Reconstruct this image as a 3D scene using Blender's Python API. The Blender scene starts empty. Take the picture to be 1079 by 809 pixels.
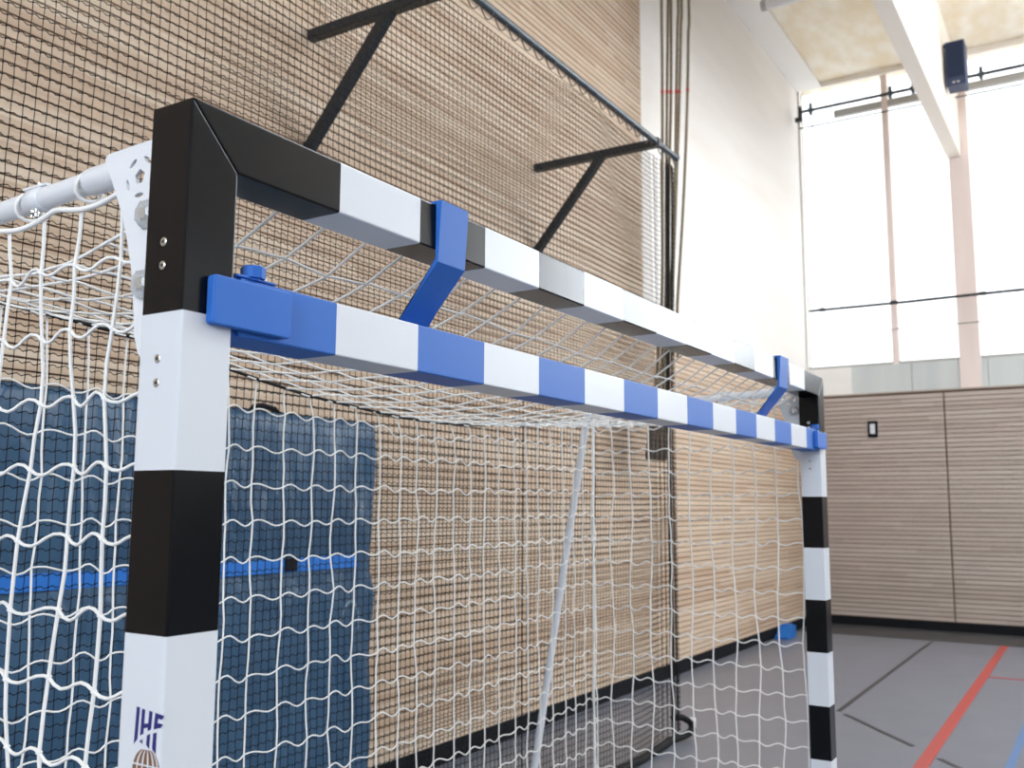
import bpy, math, random
from mathutils import Vector, Matrix
C = bpy.context.scene
random.seed(7)
PI = math.pi

# ------------------------------------------------------------------ camera
W_PX, H_PX = 1079, 809
cam_d = bpy.data.cameras.new('camera'); cam = bpy.data.objects.new('camera', cam_d)
C.collection.objects.link(cam); C.camera = cam
YAW, PITCH, ROLL, F_PX = 0.559516, 0.1266409, 0.005066, 1007.45
fw = Vector((math.cos(PITCH)*math.cos(YAW), math.cos(PITCH)*math.sin(YAW), math.sin(PITCH)))
r0 = Vector((math.sin(YAW), -math.cos(YAW), 0)); u0 = r0.cross(fw)
rt = math.cos(ROLL)*r0 + math.sin(ROLL)*u0; up = -math.sin(ROLL)*r0 + math.cos(ROLL)*u0
m = Matrix(((rt.x, up.x, -fw.x), (rt.y, up.y, -fw.y), (rt.z, up.z, -fw.z))).to_4x4()
m.translation = Vector((-0.857073, -0.973592, 1.558264)); cam.matrix_world = m
cam_d.sensor_width = 36; cam_d.lens = F_PX/W_PX*36; cam_d.clip_start = 0.05; cam_d.clip_end = 200
cam_d.dof.use_dof = True; cam_d.dof.focus_distance = 1.75; cam_d.dof.aperture_fstop = 6.3

# ------------------------------------------------------------------ sky, daylight, exposure
w = bpy.data.worlds.new('sky'); C.world = w; w.use_nodes = True
bg = w.node_tree.nodes['Background']; bg.inputs[0].default_value = (0.93, 0.97, 1.0, 1); bg.inputs[1].default_value = 3.0
C.view_settings.view_transform = 'Standard'; C.view_settings.look = 'None'
C.view_settings.gamma = 1.0; C.view_settings.use_curve_mapping = False
C.view_settings.exposure = -0.47
C.cycles.max_bounces = 8; C.cycles.transparent_max_bounces = 24

def area(name, loc, direction, sx, sy, power, col=(1, 1, 1)):
    d = bpy.data.lights.new(name, 'AREA'); d.shape = 'RECTANGLE'; d.size = sx; d.size_y = sy; d.energy = power; d.color = col
    o = bpy.data.objects.new(name, d); C.collection.objects.link(o); o.location = loc
    o.rotation_euler = Vector(direction).to_track_quat('-Z', 'Z').to_euler()
    return o
# daylight coming in through the gable windows, the long window wall opposite and the windows behind
area('daylight_gable', (13.3, -5.2, 5.6), (-1, 0, 0), 15.6, 4.2, 5400, (0.85, 0.92, 0.99))
area('daylight_long_side', (2.0, -14.3, 4.4), (0, 1, 0), 20.0, 4.0, 200, (0.78, 0.89, 1.0))
area('daylight_rear', (-8.3, -2.2, 4.4), (1, 0, 0), 8.0, 4.0, 1950, (0.74, 0.86, 1.0))
area('added_roof_fill', (6.6, -4.0, 8.1), (0, 0, -1), 3.0, 6.0, 1000, (0.86, 0.93, 1.0))  # added fill from above, strengthens the brightening of the side wall towards the gable

# ------------------------------------------------------------------ materials
def mat(name, col, rough=0.5, metal=0.0, spec=0.5, coat=0.0, alpha=None):
    mt = bpy.data.materials.new(name); mt.use_nodes = True
    b = mt.node_tree.nodes['Principled BSDF']
    b.inputs['Base Color'].default_value = (*col, 1); b.inputs['Roughness'].default_value = rough
    b.inputs['Metallic'].default_value = metal; b.inputs['Specular IOR Level'].default_value = spec
    b.inputs['Coat Weight'].default_value = coat
    return mt
def nodes(mt): return mt.node_tree.nodes, mt.node_tree.links, mt.node_tree.nodes['Principled BSDF']
def mottled(name, c1, c2, scale, rough=0.5, bump=0.0, stretch=(1, 1, 1), detail=4, spec=0.5):
    mt = mat(name, c1, rough, spec=spec); N, L, b = nodes(mt)
    tc = N.new('ShaderNodeTexCoord'); mp = N.new('ShaderNodeMapping'); mp.inputs['Scale'].default_value = stretch
    nz = N.new('ShaderNodeTexNoise'); nz.inputs['Scale'].default_value = scale; nz.inputs['Detail'].default_value = detail
    rp = N.new('ShaderNodeValToRGB'); rp.color_ramp.elements[0].position = 0.35; rp.color_ramp.elements[1].position = 0.68
    rp.color_ramp.elements[0].color = (*c1, 1); rp.color_ramp.elements[1].color = (*c2, 1)
    L.new(tc.outputs['Object'], mp.inputs[0]); L.new(mp.outputs[0], nz.inputs[0]); L.new(nz.outputs[0], rp.inputs[0])
    L.new(rp.outputs[0], b.inputs['Base Color'])
    if bump:
        bp_ = N.new('ShaderNodeBump'); bp_.inputs['Strength'].default_value = bump; bp_.inputs['Distance'].default_value = 0.02
        L.new(nz.outputs[0], bp_.inputs['Height']); L.new(bp_.outputs[0], b.inputs['Normal'])
    return mt
def slat_mat(name, cols, pitch, axis):
    """wood slats: every slat, in pieces about two metres long, has a tone of its own, plus lengthwise grain"""
    mt = mat(name, cols[0], 0.55, spec=0.3); N, L, b = nodes(mt)
    tc = N.new('ShaderNodeTexCoord'); sp = N.new('ShaderNodeSeparateXYZ'); L.new(tc.outputs['Object'], sp.inputs[0])
    dz = N.new('ShaderNodeMath'); dz.operation = 'DIVIDE'; dz.inputs[1].default_value = pitch; L.new(sp.outputs['Z'], dz.inputs[0])
    fl = N.new('ShaderNodeMath'); fl.operation = 'FLOOR'; L.new(dz.outputs[0], fl.inputs[0])
    wn0 = N.new('ShaderNodeTexWhiteNoise'); wn0.noise_dimensions = '1D'; L.new(fl.outputs[0], wn0.inputs['W'])
    ma = N.new('ShaderNodeMath'); ma.operation = 'MULTIPLY_ADD'; ma.inputs[1].default_value = 0.45
    L.new(sp.outputs[axis], ma.inputs[0]); L.new(wn0.outputs['Value'], ma.inputs[2])
    fx = N.new('ShaderNodeMath'); fx.operation = 'FLOOR'; L.new(ma.outputs[0], fx.inputs[0])
    cb = N.new('ShaderNodeCombineXYZ'); L.new(fl.outputs[0], cb.inputs[0]); L.new(fx.outputs[0], cb.inputs[1])
    wn = N.new('ShaderNodeTexWhiteNoise'); wn.noise_dimensions = '2D'; L.new(cb.outputs[0], wn.inputs['Vector'])
    mp = N.new('ShaderNodeMapping'); mp.inputs['Scale'].default_value = (1.2, 1.2, 30)
    nz = N.new('ShaderNodeTexNoise'); nz.inputs['Scale'].default_value = 1.6; nz.inputs['Detail'].default_value = 5
    L.new(tc.outputs['Object'], mp.inputs[0]); L.new(mp.outputs[0], nz.inputs[0])
    mx = N.new('ShaderNodeMath'); mx.operation = 'MULTIPLY_ADD'; mx.inputs[1].default_value = 0.55
    sb = N.new('ShaderNodeMath'); sb.operation = 'SUBTRACT'; sb.inputs[1].default_value = 0.27
    L.new(wn.outputs['Value'], mx.inputs[0]); L.new(nz.outputs[0], sb.inputs[0]); L.new(sb.outputs[0], mx.inputs[2])
    rp = N.new('ShaderNodeValToRGB'); L.new(mx.outputs[0], rp.inputs[0])
    rp.color_ramp.elements[0].position = 0.05; rp.color_ramp.elements[0].color = (*cols[0], 1)
    rp.color_ramp.elements[1].position = 0.85; rp.color_ramp.elements[1].color = (*cols[2], 1)
    e = rp.color_ramp.elements.new(0.45); e.color = (*cols[1], 1)
    L.new(rp.outputs[0], b.inputs['Base Color'])
    return mt

M = {}
PITCH_S = 0.05
M['slat'] = slat_mat('oak_slats', ((0.49, 0.34, 0.235), (0.60, 0.45, 0.325), (0.70, 0.57, 0.44)), PITCH_S, 'X')
M['slat_far'] = slat_mat('oak_slats_gable', ((0.41, 0.34, 0.29), (0.49, 0.41, 0.36), (0.55, 0.475, 0.425)), 0.06, 'Y')
M['groove'] = mat('dark_groove', (0.10, 0.065, 0.045), 0.9, spec=0.1)
M['groove_far'] = mat('brown_groove', (0.20, 0.14, 0.11), 0.9, spec=0.1)
M['plywood'] = mottled('spruce_plywood', (0.87, 0.83, 0.78), (0.91, 0.88, 0.84), 1.2, 0.6, stretch=(0.5, 1, 3))
M['osb'] = mottled('osb_board', (0.84, 0.72, 0.52), (0.95, 0.89, 0.78), 2.2, 0.7, stretch=(1, 2.2, 1), detail=7)
M['beam'] = mottled('glulam', (0.86, 0.78, 0.68), (0.91, 0.85, 0.77), 1.5, 0.6, stretch=(0.3, 2, 4))
M['post_wood'] = mottled('larch_post', (0.82, 0.69, 0.64), (0.88, 0.76, 0.72), 2.0, 0.6, stretch=(2, 2, 0.4))
M['floor'] = mottled('lilac_grey_vinyl', (0.165, 0.178, 0.220), (0.182, 0.195, 0.240), 3.0, 0.32)
M['floor_dark'] = mottled('dark_grey_vinyl', (0.045, 0.045, 0.05), (0.055, 0.055, 0.06), 3.0, 0.6)
M['skirting'] = mat('black_skirting', (0.008, 0.009, 0.012), 0.7, spec=0.15)
M['line_black'] = mat('black_line', (0.03, 0.03, 0.035), 0.35)
M['line_red'] = mat('red_line', (0.45, 0.055, 0.045), 0.35)
M['line_blue'] = mat('blue_line', (0.09, 0.19, 0.40), 0.35)
M['plain_wall'] = mottled('pale_wall', (0.50, 0.49, 0.47), (0.54, 0.53, 0.51), 1.0, 0.8)
M['sill_panel'] = mottled('pale_grey_panel', (0.56, 0.60, 0.60), (0.66, 0.68, 0.66), 0.9, 0.25, stretch=(1, 3, 0.2))
M['alu_frame'] = mat('grey_frame', (0.45, 0.44, 0.42), 0.5)
# goal
M['white'] = mat('white_powder_coat', (0.66, 0.685, 0.73), 0.35, spec=0.35)
M['black'] = mat('black_powder_coat', (0.0025, 0.003, 0.0045), 0.215, spec=0.22)
M['blue'] = mat('blue_powder_coat', (0.03, 0.14, 0.50), 0.42, spec=0.2)
M['white_tube'] = mat('white_enamel', (0.74, 0.76, 0.80), 0.28)
M['zinc'] = mat('zinc_plated', (0.62, 0.63, 0.62), 0.3, metal=1.0)
M['dark_hole'] = mat('dark_recess', (0.02, 0.02, 0.022), 0.6)
M['navy'] = mat('navy_print', (0.012, 0.015, 0.16), 0.4)
M['brown'] = mat('bronze_print', (0.20, 0.10, 0.055), 0.4)
M['net_white'] = mat('white_cord', (0.88, 0.87, 0.85), 0.75, spec=0.2)
M['net_black'] = mat('black_twine', (0.012, 0.012, 0.014), 0.8, spec=0.2)
M['cord_black'] = mat('black_cord', (0.01, 0.01, 0.011), 0.7, spec=0.2)
M['steel'] = mat('anthracite_steel', (0.012, 0.016, 0.020), 0.4)
M['rod'] = mat('slate_grey_steel', (0.045, 0.065, 0.085), 0.35)
M['loop_cord'] = mat('grey_cord', (0.07, 0.065, 0.06), 0.8)
M['rope'] = mottled('hemp_rope', (0.17, 0.135, 0.085), (0.26, 0.21, 0.14), 40, 0.9, bump=0.4)
M['rope_end'] = mottled('brown_rope_end', (0.07, 0.05, 0.035), (0.13, 0.095, 0.065), 30, 0.8)
M['red'] = mat('red_tape', (0.45, 0.03, 0.02), 0.6)
M['speaker'] = mat('dark_blue_cabinet', (0.018, 0.032, 0.085), 0.5)
M['strap'] = mat('bright_blue_webbing', (0.01, 0.17, 0.62), 0.6)
M['print_white'] = mat('pale_print', (0.20, 0.30, 0.38), 0.6)
M['wedge'] = mat('blue_plastic', (0.01, 0.16, 0.55), 0.4)
M['lamp_tube'] = mat('lamp_tube', (0.8, 0.8, 0.8), 0.4)
g = mat('clear_plastic', (0.95, 0.97, 0.98), 0.06); N, L, b = nodes(g); b.inputs['Transmission Weight'].default_value = 0.85; b.inputs['IOR'].default_value = 1.49
M['clear'] = g
g = bpy.data.materials.new('window_glass'); g.use_nodes = True; nt = g.node_tree
for n in list(nt.nodes): nt.nodes.remove(n)
o_ = nt.nodes.new('ShaderNodeOutputMaterial'); mx = nt.nodes.new('ShaderNodeMixShader'); tr = nt.nodes.new('ShaderNodeBsdfTransparent'); gl = nt.nodes.new('ShaderNodeBsdfGlossy')
gl.inputs['Roughness'].default_value = 0.02; mx.inputs[0].default_value = 0.06
nt.links.new(tr.outputs[0], mx.inputs[1]); nt.links.new(gl.outputs[0], mx.inputs[2]); nt.links.new(mx.outputs[0], o_.inputs[0])
M['glass'] = g
# blue mat fabric with soft creases
g = mottled('navy_tarpaulin', (0.030, 0.085, 0.165), (0.040, 0.110, 0.205), 2.0, 0.38, stretch=(1, 1, 0.5)); N, L, b = nodes(g)
tc = N.new('ShaderNodeTexCoord'); mp = N.new('ShaderNodeMapping'); mp.inputs['Scale'].default_value = (2.2, 1, 0.7)
nz = N.new('ShaderNodeTexNoise'); nz.inputs['Scale'].default_value = 2.6; nz.inputs['Detail'].default_value = 3; nz.inputs['Distortion'].default_value = 1.2
bm_ = N.new('ShaderNodeBump'); bm_.inputs['Strength'].default_value = 0.9; bm_.inputs['Distance'].default_value = 0.05
L.new(tc.outputs['Object'], mp.inputs[0]); L.new(mp.outputs[0], nz.inputs[0]); L.new(nz.outputs[0], bm_.inputs['Height']); L.new(bm_.outputs[0], b.inputs['Normal'])
M['tarp'] = g

# ------------------------------------------------------------------ helpers
class MB:
    """collects shapes and links them as one mesh object; vertices are given in world space"""
    def __init__(s): s.v = []; s.f = []; s.m = []; s.mats = []; s.sm = []
    def mi(s, mt):
        if mt not in s.mats: s.mats.append(mt)
        return s.mats.index(mt)
    def add(s, vs, fs, mt, smooth=False):
        k = len(s.v); s.v.extend([tuple(p) for p in vs]); i = s.mi(mt)
        for f in fs: s.f.append(tuple(k+a for a in f)); s.m.append(i); s.sm.append(smooth)
    def box(s, a, b, mt, bev=0.0):
        (x0, y0, z0), (x1, y1, z1) = a, b
        x0, x1 = sorted((x0, x1)); y0, y1 = sorted((y0, y1)); z0, z1 = sorted((z0, z1))
        if bev <= 0:
            vs = [(x, y, z) for x in (x0, x1) for y in (y0, y1) for z in (z0, z1)]
            fs = [(0, 1, 3, 2), (4, 6, 7, 5), (0, 4, 5, 1), (2, 3, 7, 6), (0, 2, 6, 4), (1, 5, 7, 3)]
            s.add(vs, fs, mt); return
        import bmesh
        bm = bmesh.new(); bmesh.ops.create_cube(bm, size=1)
        for v in bm.verts: v.co = Vector(((x0+x1)/2+v.co.x*(x1-x0), (y0+y1)/2+v.co.y*(y1-y0), (z0+z1)/2+v.co.z*(z1-z0)))
        bmesh.ops.bevel(bm, geom=bm.edges[:], offset=bev, segments=2, affect='EDGES', profile=0.5)
        bm.verts.index_update(); s.add([v.co[:] for v in bm.verts], [[v.index for v in f.verts] for f in bm.faces], mt); bm.free()
    def tube(s, pts, r, mt, n=8, caps=True, smooth=True):
        pts = [Vector(p) for p in pts]; k = len(pts); rs = r if isinstance(r, (list, tuple)) else [r]*k
        vs = []; prev = None
        for i, p in enumerate(pts):
            t = (pts[min(i+1, k-1)]-pts[max(i-1, 0)])
            t = t.normalized() if t.length > 1e-9 else Vector((0, 0, 1))
            if prev is None:
                a = Vector((0, 0, 1)) if abs(t.z) < 0.8 else Vector((1, 0, 0)); u = t.cross(a).normalized()
            else: u = (prev - t*prev.dot(t)).normalized()
            prev = u; v = t.cross(u)
            for j in range(n):
                an = 2*PI*j/n; vs.append(p + (u*math.cos(an)+v*math.sin(an))*rs[i])
        fs = [(i*n+j, i*n+(j+1) % n, (i+1)*n+(j+1) % n, (i+1)*n+j) for i in range(k-1) for j in range(n)]
        s.add(vs, fs, mt, smooth)
        if caps: s.add(vs[:n], [tuple(reversed(range(n)))], mt); s.add(vs[-n:], [tuple(range(n))], mt)
    def knot(s, p, r, mt):
        x, y, z = p
        vs = [(x+r, y, z), (x-r, y, z), (x, y+r, z), (x, y-r, z), (x, y, z+r), (x, y, z-r)]
        s.add(vs, [(0, 2, 4), (2, 1, 4), (1, 3, 4), (3, 0, 4), (2, 0, 5), (1, 2, 5), (3, 1, 5), (0, 3, 5)], mt, True)
    def prism(s, poly, axis, d0, d1, mt):
        """poly in the two remaining axes (cyclic), extruded along axis"""
        def P(a, b, d): return {'x': (d, a, b), 'y': (a, d, b), 'z': (a, b, d)}[axis]
        n = len(poly); vs = [P(a, b, d0) for a, b in poly]+[P(a, b, d1) for a, b in poly]
        fs = [tuple(range(n)), tuple(range(2*n-1, n-1, -1))]+[(i, (i+1) % n, n+(i+1) % n, n+i) for i in range(n)]
        s.add(vs, fs, mt)
    def build(s, name, parent=None, bevel=None, loc=None):
        me = bpy.data.meshes.new(name); off = Vector((0, 0, 0))
        if parent is not None: off = parent.matrix_world.translation if parent.parent is None else parent.parent.location
        if parent is not None and parent.parent is not None: off = ORIG[parent.name]
        elif parent is not None: off = ORIG[parent.name]
        if loc is not None: off = Vector(loc)
        me.from_pydata([tuple(Vector(v)-off) for v in s.v], [], s.f)
        for mt in s.mats: me.materials.append(mt)
        me.polygons.foreach_set('material_index', s.m); me.polygons.foreach_set('use_smooth', s.sm); me.update()
        if not bevel and False: pass
        import bmesh
        if len(s.f) < 60000:
            bm = bmesh.new(); bm.from_mesh(me); bmesh.ops.recalc_face_normals(bm, faces=bm.faces); bm.to_mesh(me); bm.free()
        o = bpy.data.objects.new(name, me); C.collection.objects.link(o)
        if parent is not None: o.parent = parent
        elif loc is not None: o.location = off
        ORIG[o.name] = off.copy()
        if bevel:
            md = o.modifiers.new('bevel', 'BEVEL'); md.width = bevel; md.segments = 2; md.limit_method = 'ANGLE'; md.angle_limit = math.radians(35)
        return o
ORIG = {}
def thing(name, loc, label, cat, group=None):
    o = bpy.data.objects.new(name, None); C.collection.objects.link(o); o.location = loc; o.empty_display_size = 0.1
    ORIG[o.name] = Vector(loc); o['label'] = label; o['category'] = cat
    if group: o['group'] = group
    return o
def tag(o, label, cat, group=None, kind=None):
    if label: o['label'] = label
    if cat: o['category'] = cat
    if group: o['group'] = group
    if kind: o['kind'] = kind
    return o
def struct(o): o['kind'] = 'structure'; return o
def lerp(a, b, t): return a+(b-a)*t
def interp(x, xs, ys):
    if x <= xs[0]: return ys[0]
    for i in range(len(xs)-1):
        if x <= xs[i+1]:
            return lerp(ys[i], ys[i+1], (x-xs[i])/(xs[i+1]-xs[i]))
    return ys[-1]
def smooth_interp(x, xs, ys):
    # Catmull-Rom through the points
    if x <= xs[0]: return ys[0]
    if x >= xs[-1]: return ys[-1]
    for i in range(len(xs)-1):
        if x <= xs[i+1]: break
    t = (x-xs[i])/(xs[i+1]-xs[i]); h = xs[i+1]-xs[i]
    def sl(k):
        if k == 0: return (ys[1]-ys[0])/(xs[1]-xs[0])
        if k == len(xs)-1: return (ys[-1]-ys[-2])/(xs[-1]-xs[-2])
        return (ys[k+1]-ys[k-1])/(xs[k+1]-xs[k-1])
    m0, m1 = sl(i)*h, sl(i+1)*h
    return (2*t**3-3*t*t+1)*ys[i]+(t**3-2*t*t+t)*m0+(-2*t**3+3*t*t)*ys[i+1]+(t**3-t*t)*m1

# ================================================================== the hall
YW, XW, ZC = 2.61, 12.7, 7.65         # slatted wall beside the goal, gable wall, ceiling
X0, Y0 = -8.0, -14.0
b = MB(); b.box((X0-.3, Y0-.3, -0.2), (XW+.3, YW+.3, 0), M['floor']); struct(b.build('floor'))
b = MB(); b.box((11.6, Y0, 0.0005), (XW, YW, 0.002), M['floor_dark']); struct(b.build('trim_1'))
# painted court lines
def ground_line(p, q, wd, mt, name, z=0.0035):
    p = Vector((*p, 0)); q = Vector((*q, 0)); d = (q-p).normalized(); n = Vector((-d.y, d.x, 0))*wd/2
    mb = MB(); vs = [p-n, q-n, q+n, p+n]
    mb.add([(v.x, v.y, z) for v in vs]+[(v.x, v.y, 0.0005) for v in vs], [(0, 1, 2, 3), (7, 6, 5, 4), (0, 4, 5, 1), (1, 5, 6, 2), (2, 6, 7, 3), (3, 7, 4, 0)], mt)
    return struct(mb.build(name))
ground_line((6.95, 0.93), (11.6, 0.95), 0.036, M['line_black'], 'trim_2')
ground_line((6.86, 0.86), (6.10, 0.255), 0.036, M['line_black'], 'trim_3')
ground_line((5.85, 0.055), (5.0, -0.62), 0.036, M['line_black'], 'trim_16')
ground_line((4.6, 0.11), (11.6, 0.19), 0.08, M['line_red'], 'trim_4', 0.0045)
ground_line((9.27, 0.15), (9.32, -4.0), 0.045, M['line_red'], 'trim_5', 0.004)
ground_line((4.0, -0.335), (11.6, -0.335), 0.05, M['line_blue'], 'trim_6', 0.004)

# slatted wall beside the goal: backing and horizontal slats
b = MB()
b.box((X0, YW, 0), (XW+.3, YW+.25, ZC), M['groove'])
XE = 7.1
seams = [X0, -5.2, -2.6, 0.0, 2.6, 5.13, XE]
z = 0.12
while z < ZC-0.06:
    top = z > 3.08
    xs = [(seams[i]+0.0004, seams[i+1]-0.0004) for i in range(len(seams)-1)]
    if not top: xs += [(XE, 10.0-0.0004), (10.0+.0004, XW)]
    for x0, x1 in xs: b.box((x0, YW-0.022, z+0.004), (x1, YW+0.002, z+PITCH_S-0.0045), M['slat'])
    z += PITCH_S
b.box((XE+.002, YW-0.004, 3.12), (XW, YW+0.1, ZC), M['plywood'])
struct(b.build('wall_left'))
b = MB(); b.box((X0, YW-0.03, 0), (XW, YW, 0.12), M['skirting']); struct(b.build('baseboard_left'))

# gable wall: slatted lower part, strip of pale panels, windows up to the ceiling
b = MB(); b.box((XW, Y0, 0), (XW+.3, YW, 3.1), M['groove_far'])
z = 0.12
while z < 3.05:
    for y0, y1 in ((YW, .845), (.825, -1.8), (-1.82, -4.4), (-4.42, -7.0), (-7.02, -10), (-10.02, Y0)):
        b.box((XW-.022, y1, z+0.004), (XW+.002, y0, z+0.06-0.006), M['slat_far'])
    z += 0.06
b.box((XW-.03, Y0, 3.085), (XW+.3, YW, 3.105), M['slat_far'])
b.box((XW, 1.99, 3.1), (XW+.3, YW, 3.48), M['plywood']); pass
struct(b.build('wall_back'))
b = MB()
for i, (y0, y1) in enumerate(((1.99, 1.22), (1.215, .30), (.295, -.62), (-.625, -2.4), (-2.405, -5), (-5.005, -9), (-9.005, Y0))):
    b.box((XW+.02, y0, 3.105), (XW+.3, y1, 3.48), M['sill_panel'])
struct(b.build('trim_7'))
b = MB(); b.box((XW-.03, Y0, 0), (XW, YW-.03, 0.11), M['skirting']); struct(b.build('baseboard_back'))
b = MB(); posts = [(.42, .615)]
for yc in (1.41, -.45, -1.35): b.box((XW+.02, yc-.04, 3.48), (XW+.14, yc+.04, ZC), M['post_wood'])
yy = -2.2
while yy > Y0: b.box((XW+.02, yy-.04, 3.48), (XW+.14, yy+.04, ZC), M['post_wood']); yy -= .9
b.box((XW+.02, 2.58, 3.48), (XW+.14, YW, ZC), M['plywood'])
b.box((XW+.03, Y0, 3.48), (XW+.13, 2.58, 3.52), M['alu_frame'])
b.box((XW+.03, Y0, 7.12), (XW+.10, 2.1, 7.22), M['alu_frame'])
struct(b.build('trim_15'))
b = MB()
for yc in (.5, -3.5, -7.5, -11.5): b.box((XW-.02, yc-.125, 3.105), (XW+.3, yc+.125, ZC), M['post_wood'], .004)
struct(b.build('trim_8'))
b = MB(); b.box((XW+.07, Y0, 3.5), (XW+.075, 2.59, ZC), M['glass']); struct(b.build('window_1'))

# long wall opposite and wall behind the camera, each with a band of windows
b = MB()
b.box((X0-.3, Y0-.3, 0), (XW+.3, Y0, 2.4), M['plain_wall']); b.box((X0-.3, Y0-.3, 6.4), (XW+.3, Y0, ZC), M['plain_wall'])
b.box((X0-.3, Y0-.3, 2.4), (X0+.2, Y0, 6.4), M['plain_wall']); b.box((XW-.4, Y0-.3, 2.4), (XW+.3, Y0, 6.4), M['plain_wall'])
struct(b.build('wall_right'))
b = MB()
for i in range(1, 14): b.box((X0+i*1.5, Y0-.15, 2.4), (X0+i*1.5+.08, Y0-.02, 6.4), M['post_wood'])
b.box((X0+.2, Y0-.1, 2.4), (XW-.4, Y0-.09, 6.4), M['glass']); struct(b.build('window_2'))
b = MB()
b.box((X0-.3, Y0, 0), (X0, YW, 2.4), M['plain_wall']); b.box((X0-.3, Y0, 6.4), (X0, YW, ZC), M['plain_wall'])
b.box((X0-.3, 1.8, 2.4), (X0, YW, 6.4), M['plain_wall']); b.box((X0-.3, Y0, 2.4), (X0, -6.2, 6.4), M['plain_wall'])
struct(b.build('wall_front'))
b = MB()
for i in range(1, 5): b.box((X0-.15, -6.2+i*1.6, 2.4), (X0-.02, -6.2+i*1.6+.08, 6.4), M['post_wood'])
b.box((X0-.1, -6.2, 2.4), (X0-.09, 1.8, 6.4), M['glass']); struct(b.build('window_3'))

# ceiling of board panels, glulam beams
b = MB(); RX0, RX1, RY0, RY1 = 3.6, 9.6, -5.5, -2.5       # opening for an added rooflight out of view, brightens the upper side wall
b.box((X0-.3, RY1, ZC), (XW+.3, YW+.3, ZC+.2), M['osb']); b.box((X0-.3, Y0-.3, ZC), (XW+.3, RY0, ZC+.2), M['osb'])
b.box((X0-.3, RY0, ZC), (RX0, RY1, ZC+.2), M['osb']); b.box((RX1, RY0, ZC), (XW+.3, RY1, ZC+.2), M['osb']); struct(b.build('ceiling'))
b = MB(); b.box((RX0, RY0, ZC+.12), (RX1, RY1, ZC+.13), M['glass'])
for xx in (RX0, (RX0+RX1)/2-.03, RX1-.06): b.box((xx, RY0, ZC+.05), (xx+.06, RY1, ZC+.12), M['alu_frame'])
struct(b.build('added_rooflight'))  # glazing of the added rooflight, made up to let the roof fill in
for i, yc in enumerate((.555, -6.2, -9.2, -12.2)):
    b = MB(); b.box((X0, yc-.085, 6.2), (XW, yc+.085, ZC), M['beam'], .006)
    struct(b.build('trim_%d' % (9+i)))
b = MB(); b.box((X0, 2.25, 7.6), (XW, YW-.005, ZC), M['plywood'], .004); struct(b.build('trim_13'))
b = MB(); b.box((XW-.05, Y0, ZC-.07), (XW+.02, 2.25, ZC), M['beam']); struct(b.build('trim_14'))

# ================================================================== handball goal
goal = thing('handball_goal', (1.5, 0.04, 0), 'black and white striped handball goal with white rear tubes standing on the grey floor', 'goal')
def cname(k): return M['black'] if k else M['white']
def post(side):
    """mitred upright, side -1 left / +1 right; stripes from the top: 0.28 black then 0.2 each"""
    mb = MB(); xo, xi = (-.08, 0.0) if side < 0 else (3.08, 3.0)
    lv = [1.8-.2*i for i in range(10)]
    bl = True; g_ = 0.0004
    # top piece with the mitre, from z 1.8 to the diagonal
    vs = []
    for y in (0, .08):
        vs += [(xo, y, 1.8), (xi, y, 1.8), (xi, y, 2.0-g_), (xo, y, 2.08-g_)]
    mb.add(vs, [(0, 1, 2, 3), (7, 6, 5, 4), (1, 5, 6, 2), (3, 7, 4, 0), (2, 6, 7, 3)], cname(1))
    z1 = 1.8; k = 0
    while z1 > 1e-6:
        z0 = max(0, z1-.2)
        vs = [(x, y, z) for z in (z0, z1) for (x, y) in ((xo, 0), (xi, 0), (xi, .08), (xo, .08))]
        mb.add(vs, [(i, (i+1) % 4, 4+(i+1) % 4, 4+i) for i in range(4)]+([(3, 2, 1, 0)] if z0 == 0 else []), cname(k % 2))
        z1 = z0; k += 1
    import bmesh
    o = mb.build('post', goal)
    bm = bmesh.new(); bm.from_mesh(o.data); bmesh.ops.remove_doubles(bm, verts=bm.verts, dist=1e-5); bmesh.ops.recalc_face_normals(bm, faces=bm.faces)
    bm.to_mesh(o.data); bm.free()
    md = o.modifiers.new('bevel', 'BEVEL'); md.width = .003; md.segments = 3; md.limit_method = 'ANGLE'; md.angle_limit = math.radians(35)
    return o
post_l, post_r = post(-1), post(1)
mb = MB()
xs = [0.2+.2*i for i in range(14)]
def sect(x, xt=None): return [(x, 0, 2.0), (x, .08, 2.0), ((xt if xt is not None else x), .08, 2.08), ((xt if xt is not None else x), 0, 2.08)]
q = .0004
def seg(A, B, mt, ca=False, cb=False):
    fs = [(i, (i+1) % 4, 4+(i+1) % 4, 4+i) for i in range(4)]
    if ca: fs.append((3, 2, 1, 0))
    if cb: fs.append((4, 5, 6, 7))
    mb.add(A+B, fs, mt)
seg(sect(0+q, -.08+q), sect(.2), M['black'], ca=True)
for i in range(13): seg(sect(.2+.2*i), sect(.4+.2*i), cname(i % 2 == 1))
seg(sect(2.8), sect(3.0-q, 3.08-q), M['black'], cb=True)
xbar = mb.build('crossbar', goal)
import bmesh
bm = bmesh.new(); bm.from_mesh(xbar.data); bmesh.ops.remove_doubles(bm, verts=bm.verts, dist=1e-5); bmesh.ops.recalc_face_normals(bm, faces=bm.faces); bm.to_mesh(xbar.data); bm.free()
md = xbar.modifiers.new('bevel', 'BEVEL'); md.width = .003; md.segments = 3; md.limit_method = 'ANGLE'; md.angle_limit = math.radians(35)

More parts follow.
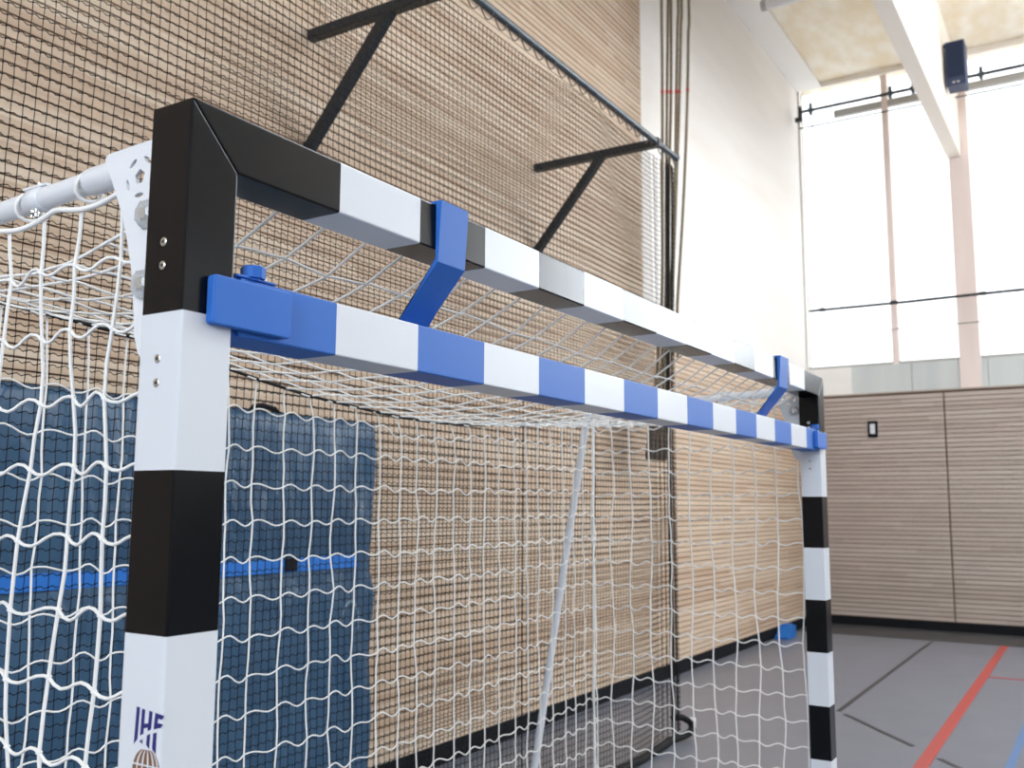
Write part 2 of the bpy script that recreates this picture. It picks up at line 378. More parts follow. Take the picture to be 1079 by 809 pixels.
# gusset plates behind the corners
def ngon(cx, cy, r, n=5, rot=0, sx=1, sy=1):
    out = []
    for i in range(n):
        a = 2*PI*i/n; x, y = r*sx*math.cos(a), r*sy*math.sin(a)
        out.append((cx+x*math.cos(rot)-y*math.sin(rot), cy+x*math.sin(rot)+y*math.cos(rot)))
    return out
def holed_plate(name, outline, holes, thick, xpos, mt, parent):
    """flat plate in the y-z plane with real cut-outs"""
    cu = bpy.data.curves.new(name, 'CURVE'); cu.dimensions = '2D'; cu.fill_mode = 'BOTH'; cu.extrude = thick/2; cu.bevel_depth = 0.0006; cu.offset = -0.0006
    for poly in [outline]+holes:
        s = cu.splines.new('POLY'); s.points.add(len(poly)-1)
        for p, (a, b_) in zip(s.points, poly): p.co = (a, b_, 0, 1)
        s.use_cyclic_u = True
    tmp = bpy.data.objects.new('tmp', cu); C.collection.objects.link(tmp)
    dg = bpy.context.evaluated_depsgraph_get(); dg.update()
    me = bpy.data.meshes.new_from_object(tmp.evaluated_get(dg)); bpy.data.objects.remove(tmp)
    me.transform(Matrix(((0, 0, 1, xpos), (1, 0, 0, 0), (0, 1, 0, 0), (0, 0, 0, 1))))
    me.transform(Matrix.Translation(-ORIG[parent.name])); me.materials.clear(); me.materials.append(mt)
    o = bpy.data.objects.new(name, me); C.collection.objects.link(o); o.parent = parent; ORIG[o.name] = ORIG[parent.name].copy()
    return o
outline = [(0.0795, 2.05), (0.198, 2.047), (0.204, 2.043), (0.205, 2.038), (0.184, 2.0), (0.161, 1.955), (0.145, 1.913), (0.133, 1.871), (0.125, 1.825), (0.119, 1.779), (0.11, 1.756), (0.102, 1.748), (0.0795, 1.744)]
cy, cz = 0.1260, 2.0010
holes = [ngon(cy, cz, .011, 5, .3)]
for i in range(5):
    a = 2*PI*i/5+.3+PI/5; holes.append(ngon(cy+.026*math.cos(a), cz+.026*math.sin(a), .009, 12, a+PI/2, 1, .36))
for xp in (-.058, 3.022):
    pl = holed_plate('corner_plate', outline, holes, .005, xp, M['white_tube'], goal)
    s_ = -1 if xp < 1 else -1
    for zz in (1.944, 1.848):
        mb = MB()
        prof = [(0, .0185), (.004, .0195), (.009, .017), (.013, .011), (.015, .0)]
        vs = []; n = 16
        for d, r in prof:
            for j in range(n):
                a = 2*PI*j/n; rr = r*(1+.09*(j % 2)); vs.append((xp-.003-d, .103+rr*math.cos(a), zz+rr*math.sin(a)))
        fs = [(i*n+j, i*n+(j+1) % n, (i+1)*n+(j+1) % n, (i+1)*n+j) for i in range(len(prof)-1) for j in range(n)]+[tuple(range(n))]
        mb.add(vs, fs, M['clear'])
        mb.build('clear_cap', pl)
        mb = MB(); mb.tube([(xp-.001, .103, zz), (xp-.010, .103, zz)], .008, M['zinc'], 6); mb.build('bolt', pl)
# rear tubes
for xp in (-.04, 3.04):
    mb = MB()
    P0, P1 = Vector((xp, .195, 2.026)), Vector((xp, 1.05, 1.995))
    mb.tube([P0+(P1-P0)*t for t in (0, .2, .4, .6, .8, .97, 1)], .0165, M['white_tube'], 20)
    tb = mb.build('top_tube', goal)
    mb = MB(); d = (P1-P0).normalized()
    mb.tube([P0-d*.003, P0+d*.002, P0+d*.066, P0+d*.072, P0+d*.0725], [.0195, .0200, .0200, .0185, .0165], M['white_tube'], 20)
    mb.build('sleeve', tb)
    c = P0+d*.200
    mb = MB(); mb.tube([c-d*.017, c-d*.015, c+d*.015, c+d*.017], [.0165, .0188, .0188, .0165], M['white_tube'], 20)
    mb.box((c.x-.010, c.y-.03, c.z+.017), (c.x+.012, c.y+.03, c.z+.021), M['white_tube'], .001)
    mb.tube([(c.x, c.y, c.z+.020), (c.x, c.y, c.z+.027)], .005, M['zinc'], 6); mb.tube([(c.x, c.y+.012, c.z+.020), (c.x, c.y+.012, c.z+.025)], .003, M['zinc'], 6)
    clamp = mb.build('tube_clamp', tb)
    mb = MB()
    for dy in (-.005, .006): mb.tube([(c.x-.006, c.y+dy, c.z-.016), (c.x-.006, c.y+dy, c.z-.028)], .0035, M['zinc'], 6)
    mb.tube([(c.x-.006, c.y, c.z-.020), (c.x-.006, c.y, c.z-.023)], .008, M['zinc'], 12)
    mb.build('clamp_bolt', clamp)
    # sloping rear leg and floor tube
    mb = MB(); mb.tube([(xp, 1.05, 1.985), (xp, 1.06, 1.96), (xp, 1.20, 1.18), (xp, 1.395, .03)], .0165, M['white_tube'], 18); mb.build('rear_leg', goal)
    mb = MB(); mb.tube([(xp, .08, .022), (xp, 1.40, .022)], .018, M['white_tube'], 16); mb.build('ground_tube', goal)
mb = MB(); mb.tube([(-.04, 1.40, .022), (3.04, 1.40, .022)], .018, M['white_tube'], 16); mb.build('rear_ground_bar', goal)

# countersunk screws
def screw(x, y, z, nx, ny, r=.0058):
    mb = MB(); n = Vector((nx, ny, 0)); p = Vector((x, y, z))
    mb.tube([p-n*.0005, p+n*.0008, p+n*.0014], [r, r, r*.8], M['zinc'], 18, smooth=False)
    mb.tube([p+n*.0010, p+n*.0016], r*.45, M['dark_hole'], 6)
    return mb
for z in (1.893, 1.862): screw(-.08, .043, z, -1, 0).build('screw', post_l)
for z in (1.741, 1.710): screw(-.08, .043, z, -1, 0).build('screw', post_l)
for z in (1.893, 1.872, 1.741, 1.710): screw(3.0, .043, z, -1, 0).build('screw', post_r)
# printed emblem on the outer face of the near post
def em(a, b_): return (.049-(a-88)*.000456, 1.314-(b_-560)*.000285)
mb = MB()
for poly in ([(91, 558), (104, 561), (100, 690), (86, 712)],
             [(113, 563), (126, 566), (123, 664), (110, 674)], [(110, 694), (121, 686), (120, 706), (109, 697)],
             [(143, 566), (156, 569), (153, 641), (139, 650)], [(138, 667), (151, 658), (149, 720), (137, 706)],
             [(125, 622), (142, 618), (141, 636), (124, 642)],
             [(167, 570), (180, 573), (176, 634), (163, 638)], [(162, 655), (176, 648), (176, 735), (161, 718)],
             [(179, 572), (203, 577), (194, 594), (179, 592)], [(178, 610), (199, 611), (190, 628), (177, 632)]):
    mb.prism([em(*p) for p in poly], 'x', -.0803, -.0799, M['navy'])
mb.build('letter_emblem', post_l)
mb = MB(); cy, cz, R_ = .025, 1.243, .0255
def strip(f0, f1, ya, yb, n=14):
    pts0 = []; pts1 = []
    for i in range(n+1):
        t = lerp(ya, yb, i/n); h = math.sqrt(max(0, 1-t*t))
        pts0.append((cy-R_*(f0*h), cz+R_*t)); pts1.append((cy-R_*(f1*h), cz+R_*t))
    mb.prism(pts0+pts1[::-1], 'x', -.0803, -.0799, M['brown'])
for f0, f1 in ((-.98, -.72), (-.62, -.34), (-.24, .06), (.16, .46), (.56, .78), (.86, .98)):
    strip(f0, f1, -.86, .18); strip(f0+.02, f1-.02, .26, .93)
mb.build('ball_emblem', post_l)

# ------------------------------------------------------------------ height reduction bar
ZB0, ZB1 = 1.780, 1.860
red = thing('height_reduction_bar', (1.5, .04, ZB0), 'blue and white striped reduction bar clipped between the goal posts below the crossbar', 'bar')
mb = MB()
def rs(x): return [(x, 0, ZB0), (x, .08, ZB0), (x, .08, ZB1), (x, 0, ZB1)]
xs = [.012]+[.2+.2*i for i in range(14)]+[2.988]
for i in range(15):
    seg(rs(xs[i]), rs(xs[i+1]), M['blue'] if i % 2 == 0 else M['white'], i == 0, i == 14)
bar = mb.build('striped_bar', red)
bm = bmesh.new(); bm.from_mesh(bar.data); bmesh.ops.remove_doubles(bm, verts=bm.verts, dist=1e-5); bmesh.ops.recalc_face_normals(bm, faces=bm.faces); bm.to_mesh(bar.data); bm.free()
md = bar.modifiers.new('bevel', 'BEVEL'); md.width = .0025; md.segments = 3; md.limit_method = 'ANGLE'; md.angle_limit = math.radians(35)
# end clips (front plate, flange against the post, turning knob)
for side in (-1, 1):
    def X(x): return x if side < 0 else 3.0-x
    mb = MB()
    # folded front cover with rounded corners, shallow tray
    x0, x1, z0, z1, r = -.045, .093, 1.787, 1.852, .006
    out = []
    for cx, cz_, a0 in ((x1-r, z1-r, 0), (x0+r, z1-r, 90), (x0+r, z0+r, 180), (x1-r, z0+r, 270)):
        for k in range(5): a = math.radians(a0+k*22.5); out.append((X(cx+r*math.cos(a)), cz_+r*math.sin(a)))
    mb.prism(out, 'y', -.015, -.001, M['blue'])
    cv = mb.build('end_cover', red, bevel=.002)
    mb = MB()
    mb.box((X(.0005), .006, 1.779), (X(.0118), .079, 1.862), M['blue'], .001)        # cheek against the post
    mb.box((X(.005), -.001, 1.8605), (X(.075), .06, 1.864), M['blue'], .001)
    mb.build('end_bracket', red)
    mb = MB()
    mb.tube([(X(.040), .008, 1.861), (X(.040), .008, 1.864), (X(.040), .008, 1.8642), (X(.040), .008, 1.879), (X(.040), .008, 1.881)], [.012, .012, .017, .017, .015], M['blue'], 8, smooth=False)
    mb.tube([(X(.050), .010, 1.862), (X(.064), .010, 1.868)], .004, M['zinc'], 8)
    mb.build('turning_knob', red)
# hanger hooks over the crossbar
for hx in (.443, 2.447):
    mb = MB(); w_ = .082 if hx < 1 else .10
    outer = [(.085, 2.0865), (-.0135, 2.0865), (-.0065, 1.977), (.0885, 1.868), (.0885, 1.80)]
    inner = [(.085, 2.0815), (-.0008, 2.0815), (-.0008, 1.984), (.0820, 1.873), (.0820, 1.80)]
    vs = [(hx+dx, y, z) for dx in (0, w_) for (y, z) in outer+inner]
    fs = []
    for k in range(4):
        fs += [(k, k+1, 11+k, 10+k), (5+k, 15+k, 16+k, 6+k), (k, 5+k, 6+k, k+1), (10+k, 11+k, 16+k, 15+k)]
    fs += [(0, 10, 15, 5), (4, 9, 19, 14)]
    mb.add(vs, fs, M['blue'])
    mb.build('hanger_hook', red, bevel=.0012)

# ------------------------------------------------------------------ white goal net
cx_ = [-.04, .265, .63, 1.11, 1.44, 1.79, 2.2, 2.6, 3.04]
cz_ = [2.00, 1.985, 1.955, 1.885, 1.858, 1.845, 1.865, 1.905, 1.965]
def cordz(x): return smooth_interp(x, cx_, cz_)
def cordp(x): return Vector((x, 1.03-.02*math.sin(PI*(x+.04)/3.08), cordz(x)))
net = thing('goal_net', (1.5, .55, 0), 'white knotted cord net hanging from the striped goal frame', 'net')
rn = random.Random(3)
RC = .0025
def weave(mb, K, A, mt, r, skip_last_row=False, hv=None, nseg=7, kn=1.6, vs_=True, j0=0):
    """K[i][j]: knots, i across, j down. verticals straight-ish, cross cords wave between the knots"""
    ni, nj = len(K), len(K[0])
    if vs_:
        for i in range(ni):
            pts = []
            for j in range(nj):
                pts.append(K[i][j])
                if j < nj-1: pts.append((K[i][j]+K[i][j+1])/2 + Vector((rn.uniform(-.002, .002), rn.uniform(-.002, .002), 0)))
            mb.tube(pts, r*1.05, mt, 5, caps=False)
    for j in range(j0, nj):
        pts = []
        for i in range(ni-1):
            a, b_ = K[i][j], K[i+1][j]; amp = A*((1.25 if i % 2 else .7)+rn.uniform(-.2, .2))
            for k in range(nseg):
                t = k/nseg; wv = math.sin(2*PI*t)*amp - 4*t*(1-t)*A*.35
                p = a.lerp(b_, t); pts.append(p+(hv*wv if hv else Vector((0, 0, wv))))
        pts.append(K[-1][j]); mb.tube(pts, r*.95, mt, 5, caps=False)
    if kn:
        for col in K:
            for p in col[j0:]: mb.knot(p, r*kn, mt)
def jit(s): return Vector((rn.uniform(-s, s), rn.uniform(-s, s), rn.uniform(-s, s)))
# back panel
mb = MB(); K = []
nx = 31
for i in range(nx):
    x = -.04+3.08*i/(nx-1); top = cordp(x); col = [top-Vector((0, 0, .004))]
    zz = top.z-.1 - (rn.uniform(0, .006))
    row = 0; z = math.floor((top.z-.05-.022)/.1)*.1+.022 
    z0 = 1.722+.0
    zs = [1.722-.1*k for k in range(17)]
    if top.z > 1.722+.13: zs = [1.822]+zs if top.z < 1.99 else [1.822]+zs
    else: zs = [1.795 if top.z > 1.83 else 1.785]+zs
    for k, zv in enumerate(zs):
        s = min(1, (k+1)/3)
        col.append(Vector((x+.02*math.sin(i*1.7)*.4, 1.03-.03*math.sin(PI*(x+.04)/3.08)-.01*k*.1, zv-.012*math.sin(PI*(x+.04)/3.08))) + jit(.005))
    col.append(Vector((x, 1.0, .012)))
    K.append(col)
weave(mb, K, .0082, M['net_white'], RC, j0=1)
mb.build('back_panel', net)
# top panel, crossbar to rear cord
mb = MB(); K = []
for i in range(nx):
    x = max(.0, min(3.0, -.04+3.08*i/(nx-1))); e = cordp(x); col = []
    for j in range(11):
        t = j/10; y = lerp(.088, e.y, t); zz = lerp(2.012, e.z, t)-.085*math.sin(PI*t**.75)
        col.append(Vector((x, y, zz))+(jit(.005) if 0 < j < 10 else Vector()))
    K.append(col)
weave(mb, K, .012, M['net_white'], RC, hv=Vector((0, .9, .4)))
mb.build('top_panel', net)
# side panels
TL = lambda y: 2.026+(1.995-2.026)*(y-.205)/.845
for xp in (-.04, 3.04):
    mb = MB(); K = []; ny = 11
    for i in range(ny):
        y = .098+(1.03-.098)*i/(ny-1); zt = TL(max(y, .205))-.034
        if i == 0: zt = 1.985
        col = []
        zs = [1.905-.098*k for k in range(19)]
        for k, zv in enumerate(zs):
            col.append(Vector((xp+.006*math.sin(i*2+k), y+.006*math.sin(k*.9+i), zv-.006*(i % 2)))+jit(.004))
        col = [Vector((xp, y, zt))]+col
        col.append(Vector((xp, y, .045)))
        K.append(col)
    weave(mb, K, .008, M['net_white'], RC*1.08, j0=1, kn=2.2)
    mb.build('side_panel', net)
    # thick edge rope lashed under the tube, and down the rear corner
    mb = MB(); pts = []
    for k in range(49):
        t = k/48; y = lerp(.17, 1.03, t); pts.append(Vector((xp-.004, y, TL(y)-.026-.014*abs(math.sin(t*PI*5)))))
    mb.tube(pts, .0042, M['net_white'], 7)
    for k in range(6):
        y = .27+.15*k; c0 = Vector((xp, y, TL(y)-.004))
        mb.tube([c0+Vector((.021*math.cos(a), .004*math.sin(a*2), .021*math.sin(a)-.003)) for a in [2*PI*j/14 for j in range(15)]], .003, M['net_white'], 6)
    mb.tube([(xp, 1.03, z+.0) for z in (1.96, 1.5, 1.0, .5, .02)], .0045, M['net_white'], 7)
    mb.build('edge_rope', net)
# black lacing cord across the rear of the top panel
mb = MB(); mb.tube([cordp(-.04+3.08*k/60)+Vector((0, -.008, -.002)) for k in range(61)], .0048, M['cord_black'], 8)
tag(mb.build('tension_cord', None, loc=cordp(1.5)), 'thin black cord sagging across the back of the white goal net', 'cord')

# ================================================================== black safety net with its frame
YN, ZR, XR = 1.60, 4.10, 5.50
rod = thing('net_rail', (2.5, YN, ZR), 'dark grey steel rail running along the slatted wall on two brackets', 'rail')
mb = MB(); mb.tube([(-2.2, YN, ZR), (XR, YN, ZR)], .024, M['rod'], 12); mb.build('rail_tube', rod)
mb = MB(); mb.tube([(XR-.004, YN, ZR), (XR+.012, YN, ZR)], .029, M['rod'], 12); mb.build('end_cap', rod)
for bx, lab in ((2.74, 'black steel wall bracket with diagonal strut above the black goal corner'), (5.15, 'black steel wall bracket with diagonal strut near the end of the net rail'), (-.3, 'black steel wall bracket')):
    if bx < 0: continue
    br = thing('wall_bracket', (bx, YW-.02, ZR), lab, 'bracket', 'brackets carrying the net rail')
    mb = MB(); mb.box((bx-.028, YN-.03, ZR-.035), (bx+.028, YW-.02, ZR+.02), M['steel'], .003); mb.build('arm', br)
    mb = MB(); a = Vector((bx, 2.03, ZR-.02)); d = Vector((0, YW-.03-2.03, 3.44-(ZR-.02))); 
    # square strut
    n1 = Vector((1, 0, 0))*.026; n2 = d.normalized().cross(Vector((1, 0, 0)))*.026; e = a+d
    vs = [a-n1-n2, a+n1-n2, a+n1+n2, a-n1+n2, e-n1-n2, e+n1-n2, e+n1+n2, e-n1+n2]
    mb.add(vs, [(0, 1, 2, 3), (7, 6, 5, 4)]+[(i, (i+1) % 4, 4+(i+1) % 4, 4+i) for i in range(4)], M['steel']); mb.build('strut', br)
    mb = MB(); mb.box((bx-.03, YW-.034, 3.36), (bx+.03, YW-.022, 3.48), M['steel'], .001); mb.build('foot_plate', br)
    mb = MB(); mb.tube([(bx-.02, YN, ZR), (bx+.02, YN, ZR)], .032, M['steel'], 14); mb.build('rail_clamp', br)

sn = thing('safety_net', (2.5, YN, 0), 'black fine mesh safety net hanging from the dark grey rail before the slatted wall', 'net')
MS = .035
mb = MB(); r2 = random.Random(11)
XL = -.75
ncol = int((XR-.06-XL)/MS)+2; nrow = 112
colx = []
x = XR-.05
for i in range(ncol+16):
    colx.append(x)
    x -= MS if i > 13 else .012+.002*i
colx = colx[::-1]
colx = [c for c in colx if c > XL]
def ny(x, z):
    g_ = max(0, 1-(XR-x)/.5)
    return YN + .018*math.sin(x*2.3+z*.5) + .010*math.sin(x*5.1-z*.9) + g_*.03*math.sin(x*60)
def nxo(x, z): return -.06*max(0, 1-(XR-x)/.6)*(1-z/4) + .006*math.sin(z*2.1+x)
KN = []
for i, x in enumerate(colx):
    col = []
    for j in range(nrow+1):
        z = 3.99-MS*j
        col.append(Vector((x+nxo(x, z)+r2.uniform(-.0015, .0015), ny(x, z), z-.012*math.sin(x*1.9)*(j/nrow)+r2.uniform(-.0015, .0015))))
    KN.append(col)
TR = .0016
def ribbon_tube(pts, r):  # three-sided twine
    k = len(pts); vs = []
    d = (pts[-1]-pts[0]).normalized(); a = Vector((0, 1, 0)); u = d.cross(a).normalized()
    for p in pts:
        vs += [p+a*r, p-a*r*.5+u*r*.87, p-a*r*.5-u*r*.87]
    fs = [(i*3+j, i*3+(j+1) % 3, i*3+3+(j+1) % 3, i*3+3+j) for i in range(k-1) for j in range(3)]
    mb.add(vs, fs, M['net_black'], True)
for i, col in enumerate(KN): ribbon_tube([col[j] for j in range(nrow+1)], TR)
for j in range(nrow+1):
    pts = []
    for i in range(len(KN)-1):
        a, b_ = KN[i][j], KN[i+1][j]; amp = .0042*((i+j) % 2*2-1) if False else .0042
        wd = min(1, (b_-a).length/MS)
        for k in range(3):
            t = k/3; pts.append(a.lerp(b_, t)+Vector((0, 0, wd*amp*math.sin(2*PI*t))))
    pts.append(KN[-1][j]); ribbon_tube(pts, TR*1.15)
mesh = mb.build('mesh_panel', sn)
mb = MB()
for i in range(0, len(KN)):
    if colx[i] > 1.0-2: 
        for j in range(0, nrow+1): mb.knot(KN[i][j], .0040, M['net_black'])
kn_ = mb.build('knots', sn)
kn_['kind'] = 'stuff'
# thicker seams and side border
mb = MB()
for sx in (3.375, 4.155, XR-.05, XR-.11, XR-.16):
    mb.tube([(sx+nxo(sx, z), ny(sx, z)-.002, z) for z in ([4.03-.1*k for k in range(41)] if sx > 5 else [2.2-.1*k for k in range(23)])], .0022 if sx < 4 else (.003 if sx < 5 else .006), M['net_black'], 5)
mb.build('seam_cord', sn)
# suspension loops from rail to net
mb = MB(); pts = []; x = XL; k = 0
while x < XR-.05:
    for t in range(8):
        u = t/8; pts.append(Vector((x+.13*u, YN-.024, ZR-.020-.07*math.sin(PI*u)**.7)))
    x += .13
mb.tube(pts, .0035, M['loop_cord'], 5, caps=False); mb.build('suspension_cord', sn)
# weighted lower hem lying on the floor
mb = MB(); mb.tube([(x, ny(x, 0)+.0, .028) for x in [XL+.12*k for k in range(int((5.3-XL)/.12)+1)]]+[(5.36, YN-.01, .03), (5.46, YN-.03, .035), (5.52, YN-.04, .05), (5.56, YN-.02, .09)], .026, M['cord_black'], 8)
mb.tube([(5.42, YN+.06, .14), (5.50, YN+.02, .13), (5.56, YN-.02, .09)], .022, M['cord_black'], 8)
mb.build('weighted_hem', sn)
mb = MB(); mb.box((5.545, YN-.04, .05), (5.60, YN, .12), M['white_tube'], .006); mb.build('hem_tag', sn)

# ------------------------------------------------------------------ climbing ropes gathered beyond the net
ROPES = [[(6.95, 6.222), (6.939, 5.321), (6.904, 4.385), (6.842, 3.286), (6.534, 1.94)], [(7.11, 6.298), (7.051, 5.364), (6.992, 4.41), (6.927, 3.302), (6.632, 1.944)], [(7.181, 6.331), (7.143, 5.399), (7.058, 4.43), (6.981, 3.311), (6.732, 1.948)], [(7.36, 6.417), (7.276, 5.45), (7.195, 4.469), (7.036, 3.321), (6.834, 1.952)], [(7.447, 6.458), (7.355, 5.481), (7.231, 4.48), (7.08, 3.329)], [(7.641, 6.55), (7.562, 5.58), (7.423, 4.535), (7.203, 3.351)]]
labs = ['leftmost', 'second from left', 'third from left', 'third from right', 'second from right', 'rightmost']
for k, path in enumerate(ROPES):
    yr = 2.30
    zs = [p[1] for p in path]; zt = ZC-.01; zb = 1.97 if k < 4 else 2.9
    xs_ = [p[0] for p in path]
    def rx(z):
        if z > 6.2: return xs_[0]
        zz = zs[::-1]; xx = xs_[::-1]
        return smooth_interp(z, zz, xx)
    rp_ = thing('climbing_rope', (rx(zb), yr, zb), '%s of the six hemp climbing ropes hanging beside the net rail end' % labs[k], 'rope', 'climbing ropes beside the net rail')
    mb = MB(); n = 46; pts = [(rx(lerp(zt, zb, i/n)), yr, lerp(zt, zb, i/n)) for i in range(n+1)]
    mb.tube(pts, .014, M['rope'], 10); mb.build('rope_strand', rp_)
    z = zs[1]; mb = MB(); mb.tube([(rx(z+.016), yr, z-.016), (rx(z), yr, z+.016)], .0165, M['red'], 10); mb.build('red_mark', rp_)
    if k < 4:
        xe, ye, ze = pts[-1]
        mb = MB(); mb.tube([(xe, ye, ze-.02), (xe, ye, ze), (rx(ze+.42), ye, ze+.42), (rx(ze+.45), ye, ze+.45)], [.028, .034, .030, .016], M['rope_end'], 12); mb.build('rope_sleeve', rp_)

# ------------------------------------------------------------------ blue crash mat leaning on the wall
XM0, XM1, YM0, YM1 = .2, 3.20, 2.42, 2.575
mat_ = thing('crash_mat', (1.7, 2.5, 0), 'large navy blue crash mat standing on edge against the slatted wall', 'mat')
bm = bmesh.new(); bmesh.ops.create_grid(bm, x_segments=90, y_segments=60, size=.5)
top = bm.verts[:]
for v in top:
    x = lerp(XM0, XM1, v.co.x+.5); z = lerp(.0, 2.0, v.co.y+.5)
    ex = min(x-XM0, XM1-x); ez = min(z, 2.0-z); e = min(ex, ez)
    y = YM0 + .03*math.exp(-e/.03) + .006*math.sin(x*5+z*2) + .005*math.sin(x*11-z*4)
    if XM1-x < .5:
        y += .012*math.sin(z*9+x*14)*(1-(XM1-x)/.5)
    # the webbing pulls the edge in
    pull = math.exp(-((z-1.26)/.10)**2)
    if XM1-x < .06: x -= pull*.07*(1-(XM1-x)/.06)
    y += .014*pull
    v.co = Vector((x-1.7, y-2.5, z))
r_ = bmesh.ops.extrude_face_region(bm, geom=bm.faces[:])
for v in [g_ for g_ in r_['geom'] if isinstance(g_, bmesh.types.BMVert)]: v.co.y = YM1-2.5
for f in bm.faces: f.smooth = True
bmesh.ops.recalc_face_normals(bm, faces=bm.faces)
me = bpy.data.meshes.new('mat_body'); bm.to_mesh(me); bm.free(); me.materials.append(M['tarp'])
o = bpy.data.objects.new('mat_body', me); C.collection.objects.link(o); o.parent = mat_; ORIG[o.name] = ORIG['crash_mat'].copy()
mb = MB(); mb.box((XM0+.01, YM0+.004, 1.235), (XM1-.055, YM0+.022, 1.30), M['strap'], .002); mb.build('webbing_strap', mat_)
mb = MB(); mb.box((2.52, YM0-.004, 1.24), (2.60, YM0+.01, 1.30), M['skirting'], .003); mb.build('strap_buckle', mat_)
mb = MB(); mb.tube([(2.30, 2.47, 1.99), (2.33, 2.47, 2.02), (2.38, 2.47, 2.03), (2.46, 2.47, 2.02), (2.50, 2.47, 1.99)], .014, M['skirting'], 8); mb.build('carry_handle', mat_)
mb = MB(); cxx, czz = 2.99, .96
for k in range(20):
    a0 = 2*PI*k/20; a1 = 2*PI*(k+1)/20
    q_ = [(cxx+rr*.62*math.cos(a), YM0-.006, czz+rr*math.sin(a)) for rr, a in ((.11, a0), (.11, a1), (.095, a1), (.095, a0))]
    q2 = [(x, y+.03, z) for x, y, z in q_]
    mb.add(q_+q2, [(0, 1, 2, 3), (7, 6, 5, 4), (0, 4, 5, 1), (1, 5, 6, 2), (2, 6, 7, 3), (3, 7, 4, 0)], M['print_white'])
mb.build('printed_ring', mat_)
for k in range(5):
    mb = MB(); mb.box((2.93+.028*k, YM0-.006, .72), (2.945+.028*k, YM0+.02, .78), M['print_white']); mb.build('printed_bar', mat_)

# ------------------------------------------------------------------ things at the gable end
rail = thing('curtain_rail', (12.3, 0, 7.16), 'long black rail with small brackets in front of the tops of the gable windows', 'rail')
XG = 12.4
mb = MB(); mb.tube([(XG, 2.50, 7.16), (XG, -6, 7.16)], .022, M['steel'], 8); mb.build('rail_tube', rail)
for y in (2.34, 1.27, .98, .15, -1.2, -2.6):
    mb = MB(); mb.box((XG-.02, y-.02, 7.09), (XG+.02, y+.02, 7.26), M['rod'], .003); mb.box((XG-.03, y-.035, 7.14), (XG+.03, y+.035, 7.18), M['rod']); mb.build('rail_bracket', rail)
mb = MB(); mb.box((XG-.03, 2.46, 7.02), (XG+.03, 2.56, 7.08), M['steel'], .004); mb.box((XG-.02, 2.47, 7.06), (XG+.02, 2.51, 7.24), M['steel']); mb.build('end_hook', rail)
mb = MB(); mb.tube([(XG, 2.51, 6.92), (XG, -6, 6.90)], .009, M['rod'], 6); tag(mb.build('wire_rope', None, loc=(XG, 0, 6.9)), 'thin wire stretched just below the black window rail', 'wire')
mb = MB(); mb.tube([(XG, 2.45, 4.262), (XG, 1.2, 4.255), (XG, 0, 4.262), (XG, -6, 4.26)], .019, M['steel'], 8)
cr = thing('cross_rod', (XG, 0, 4.26), 'dark rod running across the gable windows at about half height', 'rod'); mb.build('rod_tube', cr)
mb = MB()
for y in (2.28, 1.35, .28, -1.5):
    mb = MB(); mb.box((XG-.03, y-.04, 4.24), (XG+.03, y+.04, 4.285), M['steel'], .004); mb.build('rod_clip', cr)
mb = MB(); mb.tube([(XG, 2.45, 3.90), (XG, 1.9, 3.90), (XG, -6, 3.92)], .006, M['loop_cord'], 6); tag(mb.build('wire_rope', None, loc=(XG, 0, 3.9)), 'lowest thin wire crossing the gable windows just above the pale panels', 'wire')
mb = MB(); mb.tube([(XG, 2.33, 7.14), (XG-.01, 2.30, 5.5), (XG, 2.28, 4.27)], .006, M['loop_cord'], 6); tag(mb.build('wire_rope', None, loc=(XG, 2.3, 4.27)), 'thin vertical wire between window rail and cross rod near the side wall', 'wire')
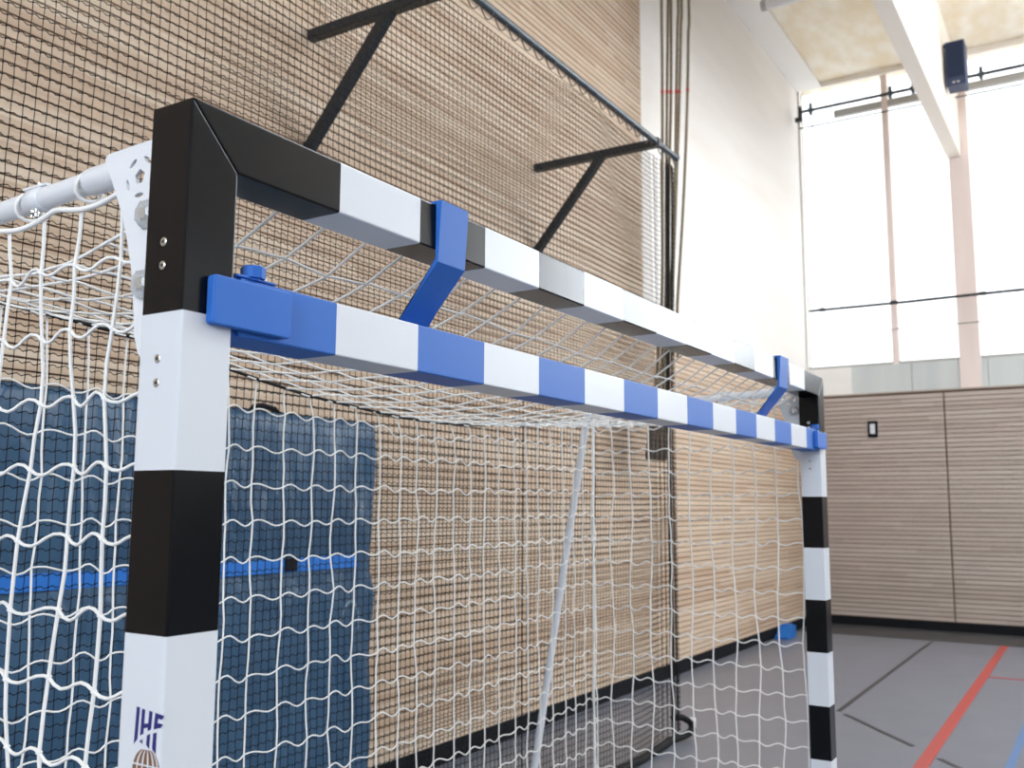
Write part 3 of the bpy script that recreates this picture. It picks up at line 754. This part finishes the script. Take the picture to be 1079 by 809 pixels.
# loudspeaker under the ceiling beam
sp_ = thing('loudspeaker', (11.5, .34, 6.7), 'dark blue box loudspeaker hanging beside the pale ceiling beam', 'speaker')
mb = MB(); mb.box((11.36, .225, 6.66), (11.64, .445, 7.22), M['speaker'], .012); mb.build('cabinet', sp_)
mb = MB(); mb.box((11.352, .245, 6.76), (11.362, .425, 7.20), mat('speaker_cloth', (.012, .022, .055), .9), .002); mb.build('grille', sp_)
mb = MB(); mb.box((11.47, .30, 7.22), (11.53, .48, 7.245), M['steel']); mb.build('mounting_arm', sp_)
mb = MB()
for y in (.30, .35):
    mb = MB(); mb.box((11.35, y, 6.68), (11.362, y+.025, 6.70), M['zinc']); mb.build('socket', sp_)
# tube lamps under the ceiling
lm = bpy.data.materials.new('lamp_glow'); lm.use_nodes = True; bb = lm.node_tree.nodes['Principled BSDF']; bb.inputs['Emission Color'].default_value = (1, .97, .9, 1); bb.inputs['Emission Strength'].default_value = 0.0
lamp = thing('ceiling_lamp', (9.6, .9, 7.35), 'grey cylindrical tube lamp hanging below the boarded ceiling', 'lamp')
mb = MB(); mb.tube([(9.6, 2.10, 7.36), (9.6, .75, 7.36)], .055, M['lamp_tube'], 20); mb.build('lamp_body', lamp)
mb = MB(); mb.tube([(9.6, 2.16, 7.36), (9.6, 2.10, 7.36)], .062, M['alu_frame'], 20); mb.build('end_cap', lamp)
for y in (1.95, .95):
    mb = MB(); mb.tube([(9.6, y, 7.40), (9.6, y, ZC)], .006, M['zinc'], 6); mb.build('suspension', lamp)
# wall device and blue stopper
wd = thing('wall_switch', (12.68, 1.735, 2.5), 'black framed switch plate on the slatted gable wall', 'switch')
mb = MB(); mb.box((12.655, 1.675, 2.50), (12.68, 1.80, 2.72), M['skirting'], .006); mb.build('frame', wd)
mb = MB(); mb.box((12.648, 1.705, 2.545), (12.657, 1.77, 2.68), M['white'], .004); mb.build('button', wd)
ws = thing('floor_block', (10.9, 2.48, 0), 'small blue plastic block on the floor at the foot of the slatted wall', 'block')
mb = MB(); mb.prism([(10.70, .0), (11.06, .0), (11.06, .14), (10.86, .14), (10.80, .05), (10.70, .03)], 'y', 2.40, 2.56, M['wedge']); mb.build('block_body', ws, bevel=.006)
mb = MB(); mb.box((10.88, 2.43, .14), (11.03, 2.53, .16), M['wedge'], .004); mb.build('block_lid', ws)
